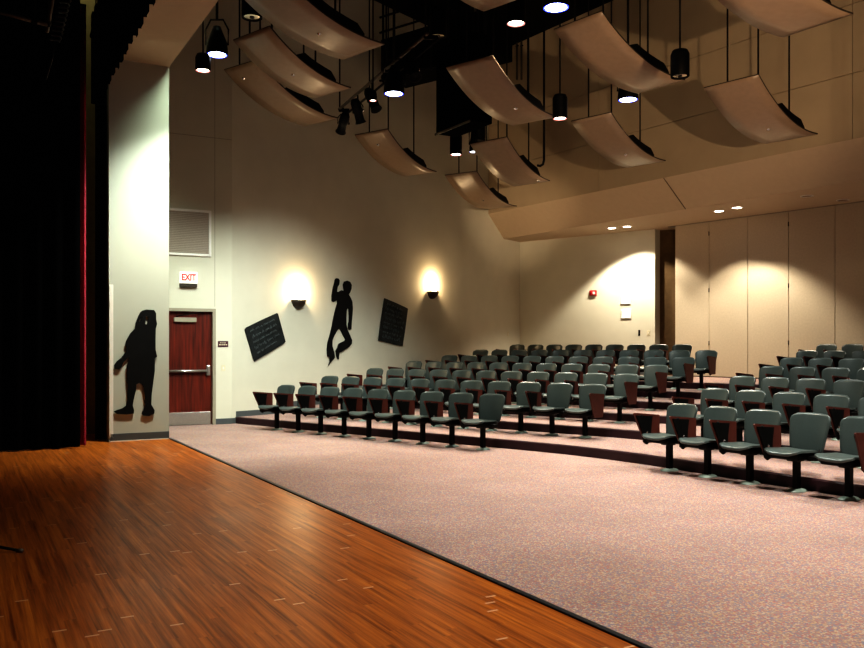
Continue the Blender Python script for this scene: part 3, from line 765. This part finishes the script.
for x in (.1, 1.5, 2.9): MB().tube([(x, -.48, 0), (x, -.48, TOP - 7.55)], .025, 8).build('upright', M['black'], ct)
# conduits on the upper wall
for px, lab in ((518, 'pale vertical conduit on the upper wall, left of a close pair'), (522.5, 'pale vertical conduit on the upper wall, right of a close pair')):
    a, z = UW.sz(px, 80)
    c = thing('wall_conduit', lab, 'conduit', UW.at(a, z, .04), UW.rz, 'conduits on the upper wall')
    MB().tube([(0, 0, 0), (0, 0, TOP - z)], .024, 8).build('pipe', M['conduit'], c)
    MB().box((0, .01, .9), (.09, .04, .03), .005).build('clamp', M['black'], c)
p = px3(544, 160, 15.5)
c = thing('hooked_pipe', 'thin black hanging pipe with a hooked lower end beside a reflector', 'pipe', p)
MB().tube([(-.13, 0, -.10), (-.07, 0, -.11), (-.02, 0, -.08), (0, 0, 0), (0, 0, TOP - p.z)], .022, 8).build('pipe', M['black'], c)
p = px3(474, 60, 20.0)
c = thing('roof_column', 'dim brown vertical duct under the dark roof at top centre', 'duct', p)
MB().lathe([(.10, 0), (.10, TOP - p.z)], (0, 0, 0), 12).lathe([(0, 0), (.12, 0), (.12, .08), (.10, .09)], (0, 0, 0), 12).build('duct', M['conduit'], c)

# soffit downlights
def downlight(px, py, label, lit):
    d = (ZS - EYE) * F / (HZ - py); x = (px - 432) / F * d
    t_ = thing('downlight', label, 'downlight', (x, d, ZS), 0, 'round downlights in the soffit')
    MB().lathe([(.115, -.012), (.13, -.010), (.135, 0), (.10, 0), (.10, -.008)], (0, 0, 0), 24).build('trim_ring', M['whitetrim'], t_)
    MB().lathe([(.10, -.004), (.05, -.005), (0, -.005)], (0, 0, 0), 24).build('lens', M['dlens'] if lit else M['offlens'], t_)
    return Vector((x, d, ZS - .02))
D1 = downlight(612, 228, 'lit downlight in the soffit, left one above the back wall', True)
D2 = downlight(627, 226.5, 'lit downlight in the soffit, right one above the back wall', True)
D3 = downlight(719, 211, 'lit downlight in the soffit, left one above the partition', True)
D4 = downlight(737, 207.5, 'lit downlight in the soffit, right one above the partition', True)
downlight(807, 196, 'unlit downlight in the soffit near the right edge', False)
downlight(843, 200, 'unlit downlight in the soffit close to the partition at right', False)

# ------------------------------------------------------------------ curtains and stage rigging
def curtain(P, dirv, length, z0, z1, amp, wave, name, label, m, nper=10, flare=1.0):
    n = int(length / wave * nper); rz = math.atan2(dirv.y, dirv.x)
    mb = MB(); vs = []; fs = []
    rnd = random.Random(len(name) + int(length * 100)); ph = [rnd.uniform(-.5, .5) for _ in range(n + 1)]
    zs = [z0, z0 + (z1 - z0) * .35, z0 + (z1 - z0) * .75, z1]
    for i in range(n + 1):
        x = length * i / n
        for q, z in enumerate(zs):
            y = amp * (1 - .15 * q) * math.sin(2 * math.pi * x / wave + .6 * ph[i // nper * nper if i // nper * nper <= n else n])
            vs.append((x, y, z))
    for i in range(n):
        for q in range(3): fs.append((i * 4 + q, (i + 1) * 4 + q, (i + 1) * 4 + q + 1, i * 4 + q + 1))
    mb.add(vs, fs, True)
    o = mb.build('drape', m)
    root = thing(name, label, 'curtain', (P.x, P.y, 0), rz); o.parent = root
    MB().tube([(0, 0, z1 + .02), (length, 0, z1 + .02)], .025, 8).build('top_pipe', M['black'], root)
    return root
cp = V2(-5.20, 12.60)
curtain(cp, sup, .42, .03, 6.6, .05, .12, 'maroon_curtain', 'maroon velour house curtain gathered at the side of the stage', M['maroon'])
curtain(cp + sup * .10 + sdir * .17, sup, 4.2, .03, 7.2, .06, .26, 'black_leg_curtain', 'tall black pleated curtain filling the left edge of the stage', M['drape'])
# black sheet added as the shadow between the wing wall and the pilaster
curtain(PL + sup * .16 - sdir * .30, unit(V2(1, .25)), .22, .03, 6.0, .03, .10, 'black_side_curtain', 'narrow black sheet standing in for the shadow beside the pilaster', M['drape'])
# valance: box pleats along the stage opening
vp = PR + sup * 1.10
mb = MB(); wv = .34; L_ = 9.0; n = int(L_ / wv); hp = .10
for i in range(n):
    x = i * wv; hgt = 5.24 + .02 * math.sin(i * 1.7)
    pts = [(x, 0), (x + wv * .38, 0), (x + wv * .46, -hp), (x + wv * .92, -hp), (x + wv, 0)]
    for (xa, ya), (xb, yb) in zip(pts, pts[1:]): mb.add([(xa, ya, hgt), (xb, yb, hgt), (xb, yb, 6.6), (xa, ya, 6.6)], [(0, 1, 2, 3)])
val = thing('black_valance', 'black box-pleated valance hanging along the top of the stage opening', 'curtain', (vp.x, vp.y, 0), srz)
mb.build('drape', M['drape'], val)
MB().tube([(0, 0, 6.62), (L_, 0, 6.62)], .03, 8).build('top_pipe', M['black'], val)
# rigging pipes over the stage
def rig_pipe(a, b, r, label, m='conduit'):
    c = (a + b) / 2; t_ = thing('rigging_pipe', label, 'rigging pipe', c, 0)
    MB().tube([a - c, b - c], r, 8).build('pipe', M[m], t_)
    for f in (.2, .8):
        q = a.lerp(b, f) - c; mb = MB(); mb.lathe([(r * 1.5, -.03), (r * 1.5, .03)], q, 8, R=(b - a).to_track_quat('Z', 'Y').to_matrix()); mb.tube([q, (q.x, q.y, TOP - c.z)], .008, 6); mb.build('hanger', M['black'], t_)
rig_pipe(Vector((-4.95, 12.2, 6.02)), Vector((-3.2, 9.2, 6.02)) + Vector((-.25, 0, 0)), .03, 'black rigging pipe running along the valance at top left', 'black')
rig_pipe(px3(-20, 7, 9.0), px3(48, 25, 9.3), .025, 'dim rigging pipe crossing the top left corner of the stage')
rig_pipe(px3(47, 32, 9.6), px3(55, -14, 9.2), .022, 'short dim rigging pipe hanging beside the coiled cable')
ca, cb = px3(70, -20, 9.0), px3(55, 42, 9.4); pts = []
for i in range(140):
    f = i / 139; p = ca.lerp(cb, f); a = f * 2 * math.pi * 13; pts.append(p + Vector((.055 * math.cos(a), .055 * math.sin(a), 0)))
cc = thing('hanging_cable', 'coiled black cable hanging over the stage at top left', 'cable', cb)
MB().tube([p - cb for p in pts], .010, 6).build('coil', M['rubber'], cc)
MB().tube([Vector((0, 0, 0)), Vector((-.03, .0, -.18)), Vector((-.10, 0, -.42))], .009, 6).build('tail', M['rubber'], cc)

# microphone stand, only one foot in view on the stage
g = ground(22, 551, .02)
ms = thing('microphone_stand', 'black stand of which one thin foot reaches in on the stage floor', 'stand', (g.x - .38, g.y + .02, .011))
for a in (math.radians(-3), math.radians(117), math.radians(237)):
    e = Vector((.36 * math.cos(a), .36 * math.sin(a), .012))
    lg = MB().tube([(0, 0, .07), e], .011, 8).build('leg', M['black'], ms)
    d = e.normalized(); MB().tube([e - d * .02, e + d * .025], .015, 8).build('rubber_foot', M['conduit'], lg)
MB().lathe([(0, .04), (.04, .04), (.045, .09), (.014, .12), (.012, 1.35), (0, 1.35)], (0, 0, 0), 12).build('pole', M['black'], ms)

# ------------------------------------------------------------------ light
def aim_down(p, dx=0, dy=0): return (p.x + dx, p.y + dy, 0)
fa_ = floods['a']; spot(fa_ + Vector((0, 0, -.03)), (fa_.x - .45, fa_.y + 1.2, 1.8), 1150, 102, (.92, 1, .88), .8, .12)
fb_ = floods['b']; spot(fb_ + Vector((0, 0, -.03)), (fb_.x - 2.6, fb_.y + 5.2, .2), 1300, 66, COOL, 1.0, .12)
fc_ = floods['c']; spot(fc_ + Vector((0, 0, -.03)), (fc_.x, fc_.y + .3, 0), 780, 96, COOL, .5, .12)
fd_ = floods['d']; spot(fd_ + Vector((0, 0, -.03)), (fd_.x + .2, fd_.y + .5, 0), 640, 96, COOL, .5, .12)
fe_ = floods['e']; spot(fe_ + Vector((0, 0, -.03)), (fe_.x, fe_.y, 0), 240, 110, COOL, .5, .1)
for k, e in (('a', 220), ('c', 350), ('d', 350), ('f', 400)):
    p = cans[k]; spot(p + Vector((0, 0, -.02)), (p.x, p.y, 0), e, 100, WARM, .6, .1)
for p, e, an in ((D1, 280, 100), (D2, 300, 116), (D3, 250, 98), (D4, 250, 98)):
    spot(p, (p.x + .15, p.y + .2, 0), e, an, (1, .90, .72), .3, .05)
# added fill lamps, no source seen: over the right seats and the stage front
for x, y, z, e in ((6.5, 9.0, 5.6, 700), (3.4, 5.6, 5.8, 1350), (6.0, 14.0, 5.5, 350)):
    spot((x, y, z), (x, y, 0), e, 115, (1, .92, .80), .6, .15)
# stage lamp above the header edge that rakes the pilaster
hl = PR + sdir * 1.3 - sup * .38
spot((hl.x, hl.y, 6.85), (PR.x - .2, PR.y, 4.3), 290, 62, (.84, 1, .78), 1.0, .35)
# added dim lamp, no source seen, to brighten the olive wing wall
spot((-5.9, 13.4, 9.2), (-5.9, 14.3, 5.5), 70, 80, (1, .9, .55), .8, .1)
# projector lamp at the front of the hall that throws the reflectors' shadows on the upper wall
spot((3.0, 1.5, 2.2), (4.9, 18.5, 7.6), 1700, 30, (1, .74, .48), .6, .05)
spot((2.6, 9.6, 8.9), (4.8, 17.6, 6.4), 170, 95, (1, .78, .52), .8, .08)  # added lamp above the reflectors, no source seen, brightens the upper wall
spot((3.0, 1.5, 2.2), (2.3, 22.6, 5.0), 4200, 9, (1, .78, .54), .9, .05)  # added narrow lamp, no source seen, brightens the left end of the bulkhead
# added warm lamp without a fixture that lifts the reflectors over the left aisle
spot((-1.0, 8.5, 2.2), (-1.7, 14.3, 6.1), 110, 30, (1, .74, .50), .8, .2)

w = bpy.data.worlds.new('world'); scene.world = w; w.use_nodes = True
w.node_tree.nodes['Background'].inputs[0].default_value = (.9, .8, .7, 1); w.node_tree.nodes['Background'].inputs[1].default_value = .012

# ------------------------------------------------------------------ camera
cam = bpy.data.cameras.new('camera'); co = bpy.data.objects.new('camera', cam); col.objects.link(co)
cam.sensor_width = 36; cam.lens = 36 * F / 864; cam.shift_y = (HZ - 324) / 864
co.location = (0, 0, EYE); co.rotation_euler = (math.pi / 2, 0, 0); cam.clip_end = 200
scene.camera = co
scene.view_settings.view_transform = 'Standard'
scene.view_settings.look = 'High Contrast'
scene.view_settings.exposure = 0.35
scene.cycles.use_denoising = True
scene.cycles.max_bounces = 8
scene.cycles.diffuse_bounces = 5
scene.cycles.sample_clamp_indirect = 4
